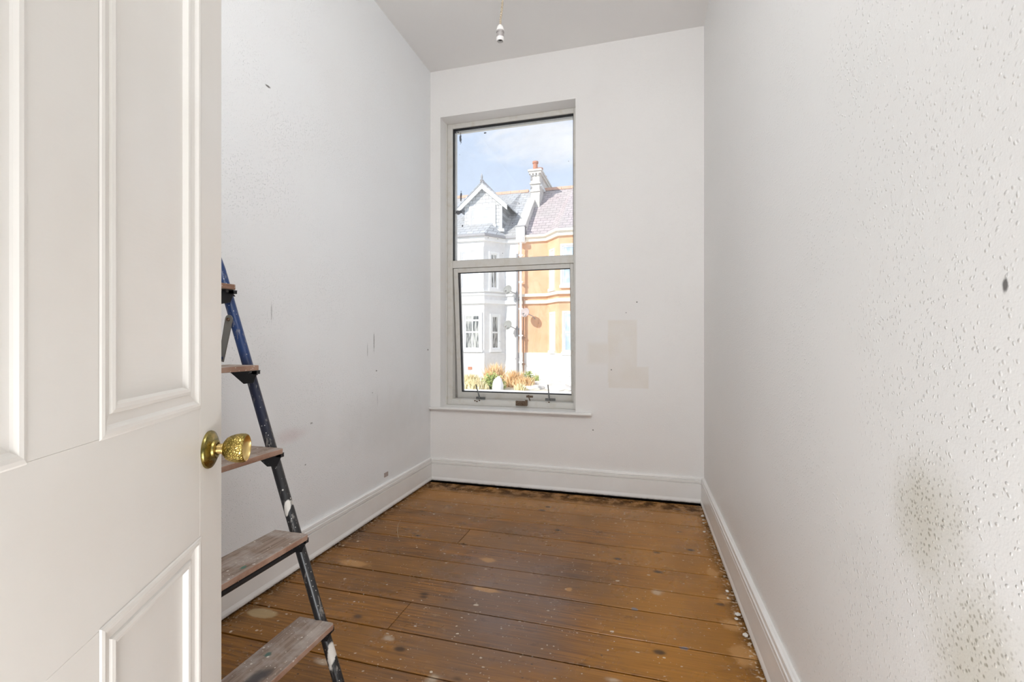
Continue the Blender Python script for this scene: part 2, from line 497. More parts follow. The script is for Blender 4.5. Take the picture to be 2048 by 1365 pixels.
# ------------------------------------------------------------------ walls, ceiling
bm = bmesh.new(); box(bm, XL - .12, XL, YF - 1.75, YB + .26, -.03, H + .1)
struct(obj('wall_left', bm, M_WL), 'white painted textured wall on the left, scuffed low down')
bm = bmesh.new(); box(bm, XR, XR + .12, YF - .12, YB + .26, -.03, H + .1)
struct(obj('wall_right', bm, M_WR), 'white blistered wall on the right with a greenish damp stain')
bm = bmesh.new()
box(bm, XL, WX0, YB, YB + .26, -.03, H)
box(bm, WX1, XR, YB, YB + .26, -.03, H)
box(bm, WX0, WX1, YB, YB + .26, -.03, WZ0 - .012)
box(bm, WX0, WX1, YB, YB + .26, WZ1, H)
struct(obj('wall_back', bm, M_WB), 'white end wall around the tall window with a beige bare patch')
bm = bmesh.new()
box(bm, XL, DX0, YF - .12, YF, -.03, H)
box(bm, DX0, XR, YF - .12, YF, DZ, H)
struct(obj('wall_front', bm, M_WL), 'white wall with the doorway behind the camera')
bm = bmesh.new(); box(bm, XL - .1, 1.2, YF - 1.75, YB + .26, H, H + .1)
struct(obj('ceiling', bm, M_CE), 'plain off-white plaster ceiling')
bm = bmesh.new(); box(bm, 1.0, 1.12, YF - 1.75, YF - .12, -.03, H)
struct(obj('wall_hall_side', bm, M_WL), 'white hallway wall behind the doorway')
bm = bmesh.new(); box(bm, XR, 1.0, YF - .12, YF - .02, -.03, H)
struct(obj('wall_hall_return', bm, M_WL), 'white hallway wall beside the doorway')
bm = bmesh.new(); box(bm, XL, 1.12, YF - 1.75, YF - 1.63, -.03, H)
struct(obj('wall_hall_back', bm, M_WL), 'white hallway wall facing the doorway')

# skirting boards
SK = [(0, .007), (.021, .007), (.0255, .013), (.0255, .022), (.021, .036), (.019, .122), (.019, .1290), (.0125, .1315), (.0125, .1340), (.0195, .1365),
      (.0195, .1500), (.0125, .1525), (.0125, .1550), (.0170, .1575), (.0155, .168), (.010, .172), (0, .172)]
def skirting(name, p0, p1, nrm, label, m0=0, m1=0):
    bm = bmesh.new()
    p0, p1, nrm = Vector(p0), Vector(p1), Vector(nrm)
    d = (p1 - p0).normalized()
    A = [bm.verts.new(p0 + nrm * u + d * (u * m0) + Vector((0, 0, z))) for u, z in SK]
    B = [bm.verts.new(p1 + nrm * u - d * (u * m1) + Vector((0, 0, z))) for u, z in SK]
    for i in range(len(SK)):
        j = (i + 1) % len(SK)
        bm.faces.new((A[i], A[j], B[j], B[i]))
    bm.faces.new(A[::-1]); bm.faces.new(B)
    return struct(obj(name, bm, M_TRIM), label)
skirting('baseboard_left', (XL, YF, 0), (XL, YB, 0), (1, 0, 0), 'white grooved skirting board along the left wall', 0, 1)
skirting('baseboard_back', (XL, YB, 0), (XR, YB, 0), (0, -1, 0), 'white grooved skirting board under the window', 1, 1)
skirting('baseboard_right', (XR, YB, 0), (XR, YF, 0), (-1, 0, 0), 'white grooved skirting board along the right wall', 1, 0)
# door casing round the doorway
mk_ = lambda n, *b: mk(n, M_TRIM, None, *b, bevel=.003)
for n_, b_, l_ in (('trim_1', (DX0 - .07, DX0, YF - .002, YF + .014, 0, DZ + .07), 'white architrave on the hinge side of the doorway'),
                   ('trim_2', (DX0, XR, YF - .002, YF + .014, DZ, DZ + .07), 'white architrave above the doorway')):
    struct(mk(n_, M_TRIM, None, b_, bevel=.003), l_)

# ------------------------------------------------------------------ window
FY = 3.313       # room face of the fixed frame
win = thing('window_1', 'tall white window of a fixed upper pane over a slightly open lower sash', None, ((WX0 + WX1) / 2, FY, WZ0), kind='structure')
def wp(name, mat, *boxes, parent=None, **kw):
    bm = bmesh.new()
    for b in boxes: box(bm, *b)
    par = parent or win
    o = obj(name, bm, mat, par, **kw)
    base_ = Vector(par.location) if par is win else Vector(win.location)
    for v in o.data.vertices: v.co -= base_
    return o
D0, D1 = FY, FY + .062
GX0, GX1 = -1.398, -.4616
wp('frame_stile', M_FRAME, (WX0, GX0, D0, D1, WZ0, WZ1), bevel=.003)
wp('frame_stile', M_FRAME, (GX1, WX1, D0, D1, WZ0, WZ1), bevel=.003)
wp('frame_head', M_FRAME, (GX0, GX1, D0, D1, 2.693, WZ1), bevel=.002)
wp('frame_transom', M_FRAME, (GX0, GX1, D0, D1, 1.612, 1.671), bevel=.003)
wp('frame_bottom_rail', M_FRAME, (GX0, GX1, D0, D1, WZ0, .603), bevel=.003)
wp('upper_pane', M_GLASS, (GX0 + .002, GX1 - .002, 3.338, 3.342, 1.672, 2.692))
for b in ((GX0, GX0 + .0045, 3.326, 3.350, 1.671, 2.693), (GX1 - .0045, GX1, 3.326, 3.350, 1.671, 2.693),
          (GX0, GX1, 3.326, 3.350, 2.687, 2.693), (GX0, GX1, 3.326, 3.350, 1.671, 1.6735)):
    wp('gasket', M_GASKET, b)
# outer brick reveal lined with pale render
wp('outer_bead', M_FRAME, (GX0, GX0 + .016, 3.352, D1, 1.671, 2.693), (GX0, GX1, 3.352, D1, 2.672, 2.693))
# inner sill board, butting the left wall, nosing with horn on the right
bm = bmesh.new()
box(bm, WX0, WX1, YB - .001, FY + .004, WZ0 - .016, WZ0)
sill = obj('window_sill', bm, M_TRIM, win)
bm = bmesh.new()
for vs in (box(bm, XL + .001, -.318, YB - .036, YB, WZ0 - .017, WZ0),):
    pass
s2 = obj('sill_nosing', bm, M_TRIM, win, bevel=.0055, seg=3)
for o in (sill, s2):
    for v in o.data.vertices: v.co -= Vector(win.location)
# plaster stop strip on the left reveal
wp('reveal_bead', M_FRAME, (WX0, WX0 + .006, FY - .012, FY, WZ0, WZ1))

# lower sash, top hung, pushed out at the bottom by about 5 degrees
st, sb = 1.610, .578
ang = math.atan(.085 / .97) * .93
sash = bpy.data.objects.new('sash', None); C.objects.link(sash); sash.parent = win
sash.location = Vector((0, FY + .006, st)) - Vector((0, FY, WZ0))
sash.rotation_euler = (ang, 0, 0)
L = (st - sb) / math.cos(ang) - .002
cx = -(WX0 + WX1) / 2
SX0, SX1 = GX0 + .006, GX1 + .004 - .006
def sp(name, mat, *boxes, **kw):
    bm = bmesh.new()
    for (x0, x1, y0, y1, z0, z1) in boxes: box(bm, x0 + cx, x1 + cx, y0, y1, z0, z1)
    return obj(name, bm, mat, sash, **kw)
sp('sash_stile', M_FRAME, (SX0, -1.357, 0, .045, -L, 0), bevel=.003)
sp('sash_stile', M_FRAME, (-.4875, SX1, 0, .045, -L, 0), bevel=.003)
sp('sash_flange', M_FRAME, (-1.441, -1.357, .057, .067, -L, -.01), (-.4875, -.433, .057, .067, -L, -.01))
sp('sash_top_rail', M_FRAME, (-1.357, -.4875, 0, .045, -.033, 0), bevel=.002)
sp('sash_bottom_rail', M_FRAME, (-1.357, -.4875, 0, .045, -L, -L + .068), bevel=.002)
sp('sash_pane', M_GLASS, (-1.356, -.4885, .022, .026, -L + .069, -.034))
sp('sash_gasket', M_GASKET, (-1.357, -1.352, .010, .036, -L + .068, -.033), (-.4905, -.4875, .010, .036, -L + .068, -.033),
   (-1.357, -.4875, .010, .036, -.038, -.033), (-1.357, -.4875, .010, .036, -L + .068, -L + .073))
# fittings: two lever stays and a rusty catch
def fitting(name, mat, px, py, Y, w_, h_, arm):
    p = at(px, py, Y)
    bm = bmesh.new()
    box(bm, p.x - w_ / 2, p.x + w_ / 2, Y - .012, Y, p.z - h_ / 2, p.z + h_ / 2)
    lathe(bm, [(0, .008), (.008, .008), (.01, .005), (.01, 0)], (p.x - .006, Y - .010, p.z + .004), (0, -1, 0), 12)
    if arm:
        q0 = Vector((p.x - .006, Y - .016, p.z + .004)); q1 = q0 + Vector(arm)
        tube(bm, [q0, q0.lerp(q1, .5), q1], .0045, 8, [.0065, .0042, .0042])
    o = obj(name, bm, mat, win, bevel=.001)
    for v in o.data.vertices: v.co -= Vector(win.location)
    return o
fitting('stay_lever', M_STEEL, 962, 796.5, 3.312, .072, .018, (-.030, 0, .100))['label'] = 'left grey steel stay lever leaning left'
fitting('stay_lever', M_STEEL, 1101, 799.5, 3.312, .074, .019, (-.010, 0, .104))['label'] = 'right grey steel stay lever standing upright'
c0 = fitting('catch_plate', M_RUST, 1059.5, 793.5, 3.312, .050, .015, (.012, 0, -.034)); c0['label'] = 'rusty catch plate'
p = at(1043.5, 807, 3.312)
bm = bmesh.new()
for i in range(3):
    box(bm, p.x - .044, p.x + .040, 3.299, 3.313, p.z - .018 + i * .013, p.z - .018 + i * .013 + .0095)
box(bm, p.x - .044, p.x + .044, 3.303, 3.313, p.z - .018, p.z + .018)
box(bm, p.x + .030, p.x + .046, 3.295, 3.313, p.z - .012, p.z + .026)
kb = obj('catch_keep', bm, M_RUST, win, bevel=.001); kb['label'] = 'rusty square catch keep'
for v in kb.data.vertices: v.co -= Vector(win.location)
bm = bmesh.new()
for (px, py) in ((950, 802), (954, 803.5), (959, 801.5), (1098, 805), (964, 815.5)):
    q = at(px, py, 3.311)
    box(bm, q.x - .006, q.x + .005, 3.3095, 3.3135, q.z - .004, q.z + .004)
kb = obj('old_screw_holes', bm, M_RUST, win); kb['label'] = 'small dark screw holes under the stays'
for v in kb.data.vertices: v.co -= Vector(win.location)
# outer stone sill
wp('outer_sill', material('outer_sill_stone', (.62, .6, .57), .8), (WX0, WX1, D1, YB + .33, WZ0 - .03, WZ0 + .022))

# ------------------------------------------------------------------ door
door = thing('door_1', 'open white four-panel door with a brass knob', None, (-.360, -.019, 0), kind='structure')
dvec = Vector((-.2110 * math.cos(YAW) - .9775 * math.sin(YAW), -.2110 * math.sin(YAW) + .9775 * math.cos(YAW), 0)).normalized()
P = Vector((-.6302 * .82 * math.cos(YAW) - .82 * math.sin(YAW), -.6302 * .82 * math.sin(YAW) + .82 * math.cos(YAW), 0))
DW = .752
hinge = P - dvec * DW
door.location = hinge
door.rotation_euler = (0, 0, math.atan2(dvec.y, dvec.x))
TH = .040
def dp(name, *b, bevel=.0006, mat=None):
    return mk(name, mat or M_DOOR, door, *b, bevel=bevel)
st_, mu = .085, .100
pw = (DW - 2 * st_ - mu) / 2
px0 = [st_, st_ + pw + mu]
Z0, ZT = .008, 2.03
zr = [(Z0, .215), (.735, .943), (1.915, ZT)]      # bottom, lock and top rails
dp('stile', (0, st_, 0, TH, Z0, ZT)); dp('stile', (DW - st_, DW, 0, TH, Z0, ZT))
for a, b in zr: dp('rail', (st_, DW - st_, 0, TH, a, b))
for a, b in ((.215, .735), (.943, 1.915)): dp('muntin', (st_ + pw, st_ + pw + mu, 0, TH, a, b))
PROF = [(-.002, -.0003), (0, -.0018), (.004, -.0026), (.0080, -.0018), (.0105, .0008), (.0125, .0022), (.0235, .0045), (.0250, .0022), (.0290, .0010), (.0335, .0020), (.0360, .0085), (.0370, .0095)]
for x0 in px0:
    for a, b in ((.215, .735), (.943, 1.915)):
        for side in (0, 1):
            bm = bmesh.new()
            rings = []
            for wd, yy in PROF:
                y_ = yy if side == 0 else TH - yy
                rings.append([bm.verts.new(c_) for c_ in ((x0 + wd, y_, a + wd), (x0 + pw - wd, y_, a + wd), (x0 + pw - wd, y_, b - wd), (x0 + wd, y_, b - wd))])
            for r0, r1 in zip(rings, rings[1:]):
                for i in range(4):
                    bm.faces.new((r0[i], r0[(i + 1) % 4], r1[(i + 1) % 4], r1[i]))
            obj('moulding', bm, M_DOOR, door)
        dp('panel', (x0 - .004, x0 + pw + .004, .0090, TH - .0090, a - .004, b + .004), bevel=0)
M_BRASS = material('tarnished_brass', rough=.28, metal=1, build=lambda t: (lambda p, v: {
    'Base Color': t.mix(t.rng(t.noise(p, 45, 5, .65), .38, .62), (.42, .33, .11), (.12, .115, .040)),
    'Roughness': t.rng(t.noise(p, 60, 3), .3, .7, .18, .45),
    'Normal': t.bump(t.noise(p, 50, 3), .25, .002)})(t.obj(), None))
M_BRASS_E = material('engraved_brass', rough=.36, metal=1, build=lambda t: (lambda p: (lambda v: {
    'Base Color': t.mix(t.rng(v, .0, .12), (.22, .16, .035), t.mix(t.rng(t.noise(p, 70, 3), .4, .62), (.70, .52, .17), (.28, .22, .06))),
    'Normal': t.bump(t.rng(v, .0, .22), .45, .0014)})(t.n('TexVoronoi', {'Vector': t.mapv(p, (1, 1, 1)), 'Scale': 190.}, feature='DISTANCE_TO_EDGE').outputs['Distance']))(t.obj()))
M_BRASS_B = material('worn_bright_brass', (.78, .58, .24), .28, 1)
kx, kz = DW - .052, .869
bm = bmesh.new(); lathe(bm, [(0, 0), (0, .031), (.002, .0315), (.0045, .0305), (.0065, .027), (.009, .0215), (.0095, .0165), (.0125, .0155), (.0135, .0135), (.0135, .011), (.0120, .011), (.0120, 0)], (kx, .0003, kz), (0, -1, 0), 40)
rose = obj('knob_rose', bm, M_BRASS, door, smooth=True); rose['label'] = 'greenish tarnished brass rose'
bm = bmesh.new(); lathe(bm, [(.012, 0), (.012, .0088), (.0215, .0086), (.0225, .011), (.0235, .0105), (.0235, 0)], (kx, 0, kz), (0, -1, 0), 32)
obj('knob_neck', bm, M_BRASS_B, door, smooth=True)
bm = bmesh.new(); lathe(bm, [(.0225, 0), (.0225, .0095), (.0245, .0135), (.0285, .0185), (.034, .0215), (.041, .0235), (.048, .0243), (.0545, .0240), (.0575, .0225), (.058, .0215)], (kx, 0, kz), (0, -1, 0), 48)
kn = obj('knob', bm, M_BRASS_E, door, smooth=True); kn['label'] = 'engraved brass knob'
bm = bmesh.new(); lathe(bm, [(.058, .0216), (.0575, .0205), (.0545, .0195), (.051, .015), (.049, .008), (.0485, 0)], (kx, 0, kz), (0, -1, 0), 48)
kf = obj('knob_face', bm, M_BRASS_B, kn, smooth=True)
for s_ in ((.0, .024), (.0, -.024)):
    bm = bmesh.new(); lathe(bm, [(0, .003), (.0015, .003), (.002, .001), (.0012, 0)], (kx - .004, -.0042, kz + s_[1]), (0, -1, 0), 10)
    obj('rose_screw', bm, M_STEEL, rose, smooth=True)
# far side knob and hinges
bm = bmesh.new(); lathe(bm, [(0, 0), (0, .031), (.006, .028), (.010, .014), (.012, .009), (.022, .009), (.03, .019), (.045, .024), (.055, .024), (.052, 0)], (kx, TH, kz), (0, 1, 0), 24)
obj('rear_knob', bm, M_BRASS, door, smooth=True)
for z_ in (.22, 1.80):
    bm = bmesh.new(); box(bm, -.002, 0, .002, .034, z_ - .045, z_ + .045); lathe(bm, [(0, .006), (.09, .006)], (-.004, -.004, z_ - .045), (0, 0, 1), 12)
    obj('hinge', bm, M_STEEL, door)

# ------------------------------------------------------------------ stepladder
lad = thing('stepladder', 'paint-splashed stepladder with blue to black tubes and bare wooden treads, half behind the door', 'ladder', (-.95, .91, 0))
def spk(t, c, scales=((300, .3, .86), (120, .22, .84)), pale=(.75, .73, .68)):
    p = t.pos()
    for sc, th, rr in scales:
        v = t.vor(p, sc, 'F1')
        cc = t.n('SeparateColor', {0: v.outputs['Color']}).outputs
        m = t.math('MULTIPLY', t.rng(v.outputs['Distance'], th, th * .6, 0, 1), t.rng(cc[0], rr, rr + .01, 0, 1))
        c = t.mix(t.math('MULTIPLY', m, .9), c, pale)
    return c
def bluepaint(t):
    p = t.pos(); q = t.n('SeparateXYZ', {0: p}).outputs
    zz = t.math('ADD', q[2], t.math('MULTIPLY', t.math('SUBTRACT', t.noise(p, 8, 3), .5), .25))
    c = t.mix(t.rng(zz, 1.03, .93), (.013, .042, .150), (.014, .018, .042))
    c = t.mix(t.rng(zz, .86, .70), c, (.022, .022, .024))
    # scraped pale smears
    sm = t.rng(t.noise(t.mapv(p, (60, 60, 14)), 1.0, 5, .7), .57, .68, 0, .7)
    c = t.mix(sm, c, (.36, .34, .31))
    c = spk(t, c, ((170, .26, .90), (70, .20, .90)))
    w1 = t.blob(p, (-.985, 1.11, .565), (.008, .05, .024), .2, .5, 50)
    w2 = t.blob(p, (-.838, 1.11, .170), (.010, .05, .050), .3, .9, 60)
    c = t.mix(t.math('MAXIMUM', w1, w2), c, (.72, .69, .64))
    return {'Base Color': c, 'Roughness': t.rng(sm, 0, 1, .3, .7)}
M_TUBE = material('blue_black_tube_paint', rough=.35, build=bluepaint)
def treadw(t):
    p = t.pos()
    g = t.noise(t.mapv(p, (120, 5, 60)), 1.0, 6, .65, .3)
    n2 = t.noise(p, 14, 5, .65)
    q = t.n('SeparateXYZ', {0: p}).outputs
    c = t.mix(t.rng(g, .3, .7), (.15, .095, .065), (.40, .30, .24))
    c = t.mix(t.rng(n2, .42, .66, 0, .8), c, (.47, .41, .37))
    nz = t.n('SeparateXYZ', {0: t.n('NewGeometry').outputs['Normal']}).outputs[2]
    side = t.rng(t.math('ABSOLUTE', nz), .9, .5, 0, 1)
    c = t.mix(t.math('MULTIPLY', side, .7), c, t.mix(t.rng(n2, .4, .6), (.26, .125, .075), (.36, .20, .13)))
    # dark burn on the lowest tread, green drips
    c = t.mix(t.math('MULTIPLY', t.blob(p, (-.865, .86, .26), (.035, .10, .03), .7, 1.0, 22), .85), c, (.035, .035, .04))
    c = t.mix(t.math('MULTIPLY', t.blob(p, (-.905, .955, .26), (.010, .012, .03), .5, 1.0, 60), .8), c, (.03, .12, .10))
    c = t.mix(t.math('MULTIPLY', t.blob(p, (-.93, .905, .505), (.008, .012, .03), .5, 1.0, 60), .8), c, (.03, .16, .11))
    c = t.mix(t.math('MULTIPLY', t.blob(p, (-.85, 1.06, .26), (.03, .09, .04), .8, 1.0, 18), .6), c, (.62, .55, .50))
    c = spk(t, c, ((150, .26, .84), (60, .20, .84), (28, .14, .86)), (.70, .64, .57))
    return {'Base Color': c, 'Roughness': t.rng(n2, .3, .7, .55, .85), 'Normal': t.bump(g, .35, .0015)}
M_TREAD = material('weathered_tread_wood', rough=.7, build=treadw)
M_BLACK = material('black_bracket_paint', rough=.45, build=lambda t: {'Base Color': spk(t, (.016, .016, .018), ((240, .22, .93),))})
M_ARM = material('dull_grey_steel_strip', (.26, .25, .23), .5, .5)
def rx(z): return -.882 - .3555 * (z - .259)
YR, YN = 1.124, .712
TZ = [.259, .499, .739, .979, 1.219]
LO = Vector(lad.location)
def lp(name, bm, mat, **kw):
    o = obj(name, bm, mat, kw.pop('parent', lad), **kw)
    for v in o.data.vertices: v.co -= LO
    return o
for y_ in (YR, YN):
    bm = bmesh.new(); tube(bm, [(rx(0.012), y_, 0.012), (rx(.5), y_, .5), (rx(1.0), y_, 1.0), (rx(1.27), y_, 1.27)], .0145, 20)
    r_ = lp('rail', bm, M_TUBE, smooth=True)
    bm = bmesh.new(); lathe(bm, [(0, 0), (0, .020), (.012, .020), (.034, .0175), (.036, .0150)], (rx(0), y_, 0), (rx(.1) - rx(0), 0, .1), 16)
    lp('rubber_foot', bm, M_BLACK, parent=r_, smooth=True)
# hand hoop joining both rails above the top tread
bm = bmesh.new()
hp = []
for i in range(13):
    a_ = PI * i / 12
    yy = (YR + YN) / 2 + (YR - YN) / 2 * math.cos(a_)
    zz = 1.27 + .16 * (math.sin(a_) ** .6)
    hp.append((rx(zz), yy, zz))
tube(bm, hp, .0145, 16); lp('hand_hoop', bm, M_TUBE, smooth=True)
for i, z_ in enumerate(TZ):
    bm = bmesh.new()
    x0, x1 = rx(z_) - .060, rx(z_) + .057
    ya, yb = YN + .012, YR - .011
    r = .009
    out = [(x0, ya), (x1 - r, ya)] + [(x1 - r + r * math.sin(a_), ya + r - r * math.cos(a_)) for a_ in (.5, 1.0, 1.45)] + \
          [(x1 - r + r * math.cos(a_), yb - r + r * math.sin(a_)) for a_ in (.1, .55, 1.05)] + [(x1 - r, yb), (x0, yb)]
    prism(bm, [(x, y, z_ - .0155) for x, y in out], (0, 0, .0155))
    lp('tread', bm, M_TREAD, bevel=.002)
    for y_, sgn in ((YR, -1), (YN, 1)):
        bm = bmesh.new()
        ztop = z_ - .0158
        # triangular cradle plate under the tread, wrapped round the rail
        a0, a1 = rx(z_) - .050, rx(z_) + .047
        pl = [(a0, ztop), (a1, ztop), (a1 + .004, ztop - .008), (rx(z_ - .045) + .020, ztop - .037), (rx(z_ - .045) - .014, ztop - .041), (a0, ztop - .006)]
        yo = y_ - .0165 if sgn < 0 else y_ + .0145
        prism(bm, [(x, yo, z) for x, z in pl], (0, .002, 0))
        yo2 = y_ + .0145 if sgn < 0 else y_ - .0165
        prism(bm, [(x, yo2, z) for x, z in [(a1 - .062, ztop - .002), (a1 - .034, ztop - .001), (a1 - .032, ztop - .008), (rx(z_ - .02) + .016, ztop - .016), (rx(z_ - .02) - .012, ztop - .016)]], (0, .002, 0))
        box(bm, a0, a1, min(y_, y_ + sgn * .040), max(y_, y_ + sgn * .040), ztop - .002, ztop - .0002)
        box(bm, a1 - .016, a1 + .003, y_ - .0165, y_ - .004, ztop - .011, ztop - .001)
        br = lp('bracket', bm, M_BLACK)
        bm = bmesh.new()
        lathe(bm, [(0, .0035), (.004, .0035), (.005, .002), (.005, 0)], (a1 - .014, y_ + sgn * .022, ztop - .002), (0, 0, -1), 10)
        lp('rivet', bm, M_STEEL, parent=br)
bm = bmesh.new(); tube(bm, [(rx(.455) - .004, YN, .452), (rx(.455) - .004, YR, .452)], .0085, 12)
lp('crossbar', bm, M_BLACK, smooth=True)
# rear legs with their flat steel pivot arms
for y_, s_ in ((YR, 1), (YN, -1)):
    yy = y_ - s_ * .0
    pz = 1.115
    p0 = Vector((rx(pz) - .004, yy - .018, pz)); 
    bm = bmesh.new()
    foot = Vector((-1.452, yy - .018, .015))
    dirv = (foot - p0).normalized()
    side = Vector((dirv.z, 0, -dirv.x))
    pts = []
    for k_ in range(9):
        a_ = PI * k_ / 8
        pts.append(p0 - dirv * (.014 * math.sin(a_)) + side * (.014 * math.cos(a_)))
    q1 = p0 + dirv * .13
    pts += [q1 - side * .010, q1 + side * .010]
    prism(bm, pts, (0, .003, 0))
    ar = lp('pivot_arm', bm, M_ARM, bevel=.0006)
    bm = bmesh.new(); lathe(bm, [(0, .0055), (.004, .005), (.005, .002), (.005, 0)], p0, (0, -1, 0), 12)
    lp('pivot_rivet', bm, M_RUST, parent=ar, smooth=True)
    bm = bmesh.new(); tube(bm, [p0 + dirv * .10 + Vector((0, -.042 * s_, 0)), foot + Vector((0, -.042 * s_, 0))], .011, 14)
    tube(bm, [p0 + dirv * .12 + Vector((0, .0015, 0)), p0 + dirv * .12 + Vector((0, -.042 * s_, 0))], .006, 8)
    lp('rear_leg', bm, M_TUBE, smooth=True)
bm = bmesh.new(); tube(bm, [(-1.395, YN + .02, .25), (-1.395, YR - .05, .25)], .008, 10)
lp('rear_crossbar', bm, M_TUBE, smooth=True)

# ------------------------------------------------------------------ pendant lamp holder
M_BAKE = material('white_lampholder_plastic', (.82, .80, .78), .35)
M_GREYP = material('grey_lampholder_sleeve', (.42, .39, .38), .4, .3)
M_CORD = material('yellowed_flex', (.52, .43, .32), .6)
pl = thing('pendant_lampholder', 'bare white pendant lampholder with no bulb hanging on yellowed flex', 'lamp', (-.622, 2.05, H))
pc = Vector((-.626, 2.05, 2.52))
bm = bmesh.new()
cp = [Vector((-.612, 2.05, H - .01)), Vector((-.613, 2.05, 2.75)), Vector((-.615, 2.05, 2.625)), Vector((-.619, 2.05, 2.585)), Vector((-.625, 2.05, 2.545)), Vector((-.626, 2.05, 2.515))]
for k_ in (-1, 1):
    pp = []
    n_ = 60
    for i in range(n_ + 1):
        f_ = i / n_ * (len(cp) - 1); j = min(int(f_), len(cp) - 2)
        c_ = cp[j].lerp(cp[j + 1], f_ - j)
        a_ = i * .9 + (PI if k_ > 0 else 0)
        pp.append(c_ + Vector((math.cos(a_), math.sin(a_), 0)) * .0028)
    tube(bm, pp, .0028, 8)
o = obj('flex', bm, M_CORD, pl, smooth=True)
bm = bmesh.new(); lathe(bm, [(0, 0), (0, .006), (-.004, .010), (-.012, .0150), (-.022, .0175), (-.030, .0180), (-.030, 0)], pc, (0, 0, 1), 28)
o2 = obj('cap', bm, M_BAKE, pl, smooth=True)
bm = bmesh.new(); lathe(bm, [(-.030, 0), (-.030, .0182), (-.034, .0186), (-.038, .0182), (-.038, .0165), (-.041, .0165), (-.041, .0175), (-.060, .0172), (-.060, 0)], pc, (0, 0, 1), 28)
o3 = obj('sleeve', bm, M_GREYP, pl, smooth=True)
bm = bmesh.new(); lathe(bm, [(-.060, .0165), (-.060, .0182), (-.074, .0180), (-.077, .0165), (-.077, .0135), (-.066, .0132)], pc, (0, 0, 1), 28)
o4 = obj('shade_ring', bm, M_BAKE, pl, smooth=True)
bm = bmesh.new(); lathe(bm, [(-.066, .0135), (-.066, 0)], pc, (0, 0, 1), 20)
o5 = obj('socket', bm, M_GASKET, pl)
bm = bmesh.new(); lathe(bm, [(0, 0), (0, .040), (-.006, .041), (-.020, .034), (-.028, .016), (-.030, 0)], (-.612, 2.05, H), (0, 0, 1), 28)
o6 = obj('ceiling_rose', bm, M_BAKE, pl, smooth=True)
for o_ in (o, o2, o3, o4, o5, o6):
    for v in o_.data.vertices: v.co -= Vector(pl.location)

# small things in the room
bm = bmesh.new(); box(bm, XL, XL + .004, 2.535, 2.578, .205, .232)
tag(obj('filler_strip', bm, material('brown_tape', (.42, .35, .32), .7), bevel=.001), 'small brownish strip stuck low on the left wall above the skirting', 'strip')
bm = bmesh.new()
tube(bm, [(-1.235, 2.20, .003), (-1.243, 2.205, .012), (-1.250, 2.21, .035), (-1.248, 2.215, .065), (-1.236, 2.22, .09)], .0011, 6)
tag(obj('loose_thread', bm, material('pale_thread', (.5, .4, .27), .7)), 'thin pale thread curling up from the floorboards near the left skirting', 'thread')
mb = material('plaster_crumb_white', (.78, .74, .68), .8)
for i, (x, y, r_) in enumerate(((.372 - .012, 2.96, .010), (.352, 2.85, .007), (.356, 2.90, .006), (.340, 2.72, .008), (.360, 1.93, .011), (.350, 1.90, .008), (.352, 2.10, .008), (.362, 1.80, .011), (.345, 2.045, .006))):
    bm = bmesh.new(); bmesh.ops.create_icosphere(bm, subdivisions=1, radius=r_)
    for v in bm.verts: v.co = Vector((v.co.x * random.uniform(.7, 1.2), v.co.y * random.uniform(.8, 1.5), v.co.z * random.uniform(.3, .5)))
    zmin = min(v.co.z for v in bm.verts)
    o_ = obj('plaster_crumb', bm, mb); o_.location = (x, y, -zmin - .0006)
    tag(o_, 'small white crumb of plaster on the boards beside the right skirting', 'crumb', 'plaster crumbs by the right skirting')

# ================================================================== the street outside
GZ = -.65
M_GRND = material('pale_dry_ground', rough=.9, build=lambda t: {'Base Color': t.mix(t.rng(t.noise(t.pos(), .9, 6, .6), .45, .62), (.80, .77, .70), (.62, .55, .40))})
bm = bmesh.new(); box(bm, -60, 60, YB + .4, 90, GZ - .3, GZ)
struct(obj('ground', bm, M_GRND), 'pale dry ground across the street')
M_KERB = material('pale_concrete', (.82, .80, .76), .85)
bm = bmesh.new(); box(bm, -20, 15, 13.4, 14.9, GZ - .05, GZ + .05)
struct(obj('pavement', bm, M_KERB, bevel=.02), 'pale pavement in front of the houses')

def rend(name, c1, c2, sc=6):
    return material(name, rough=.85, build=lambda t: {'Base Color': t.mix(t.rng(t.noise(t.pos(), sc, 5, .6), .4, .65), c1, c2), 'Normal': t.bump(t.noise(t.pos(), 30, 3), .3, .01)})
M_HW = rend('white_render', (.80, .79, .78), (.74, .73, .72))
M_HO = rend('orange_render', (.74, .42, .25), (.78, .50, .32), 2)
M_HT = material('white_house_trim', (.86, .86, .85), .6)
M_HC = material('cream_house_trim', (.86, .80, .70), .6)
M_STONE = rend('pale_parapet_stone', (.72, .68, .62), (.55, .53, .50), 4)
M_POT = material('terracotta', (.55, .24, .15), .8)
M_RIDGE = material('orange_ridge_tile', (.70, .42, .30), .8)
M_PIPE = material('grey_pipe', (.36, .35, .36), .6)
M_RUSTP = material('brown_pipe', (.42, .26, .18), .7)
def slate(name, c1, c2):
    def b(t):
        p = t.pos()
        br = t.n('TexBrick', {'Vector': t.mapv(p, (1, 1, 1), rot=(math.radians(90), 0, 0)), 'Color1': (*c1, 1), 'Color2': (*c2, 1), 'Mortar': (c1[0] * .5, c1[1] * .5, c1[2] * .5, 1),
                               'Scale': 1.0, 'Mortar Size': .012, 'Brick Width': .30, 'Row Height': .15}, offset=.5)
        c = t.mix(t.rng(t.noise(p, 1.4, 5, .6), .4, .65, 0, .5), br.outputs['Color'], (.42, .40, .37))
        return {'Base Color': c, 'Normal': t.bump(br.outputs['Fac'], -.5, .01)}
    return material(name, rough=.6, build=b)
M_SL = slate('grey_slate', (.44, .45, .47), (.54, .55, .57))
M_SR = slate('reddish_slate', (.50, .42, .42), (.60, .51, .51))
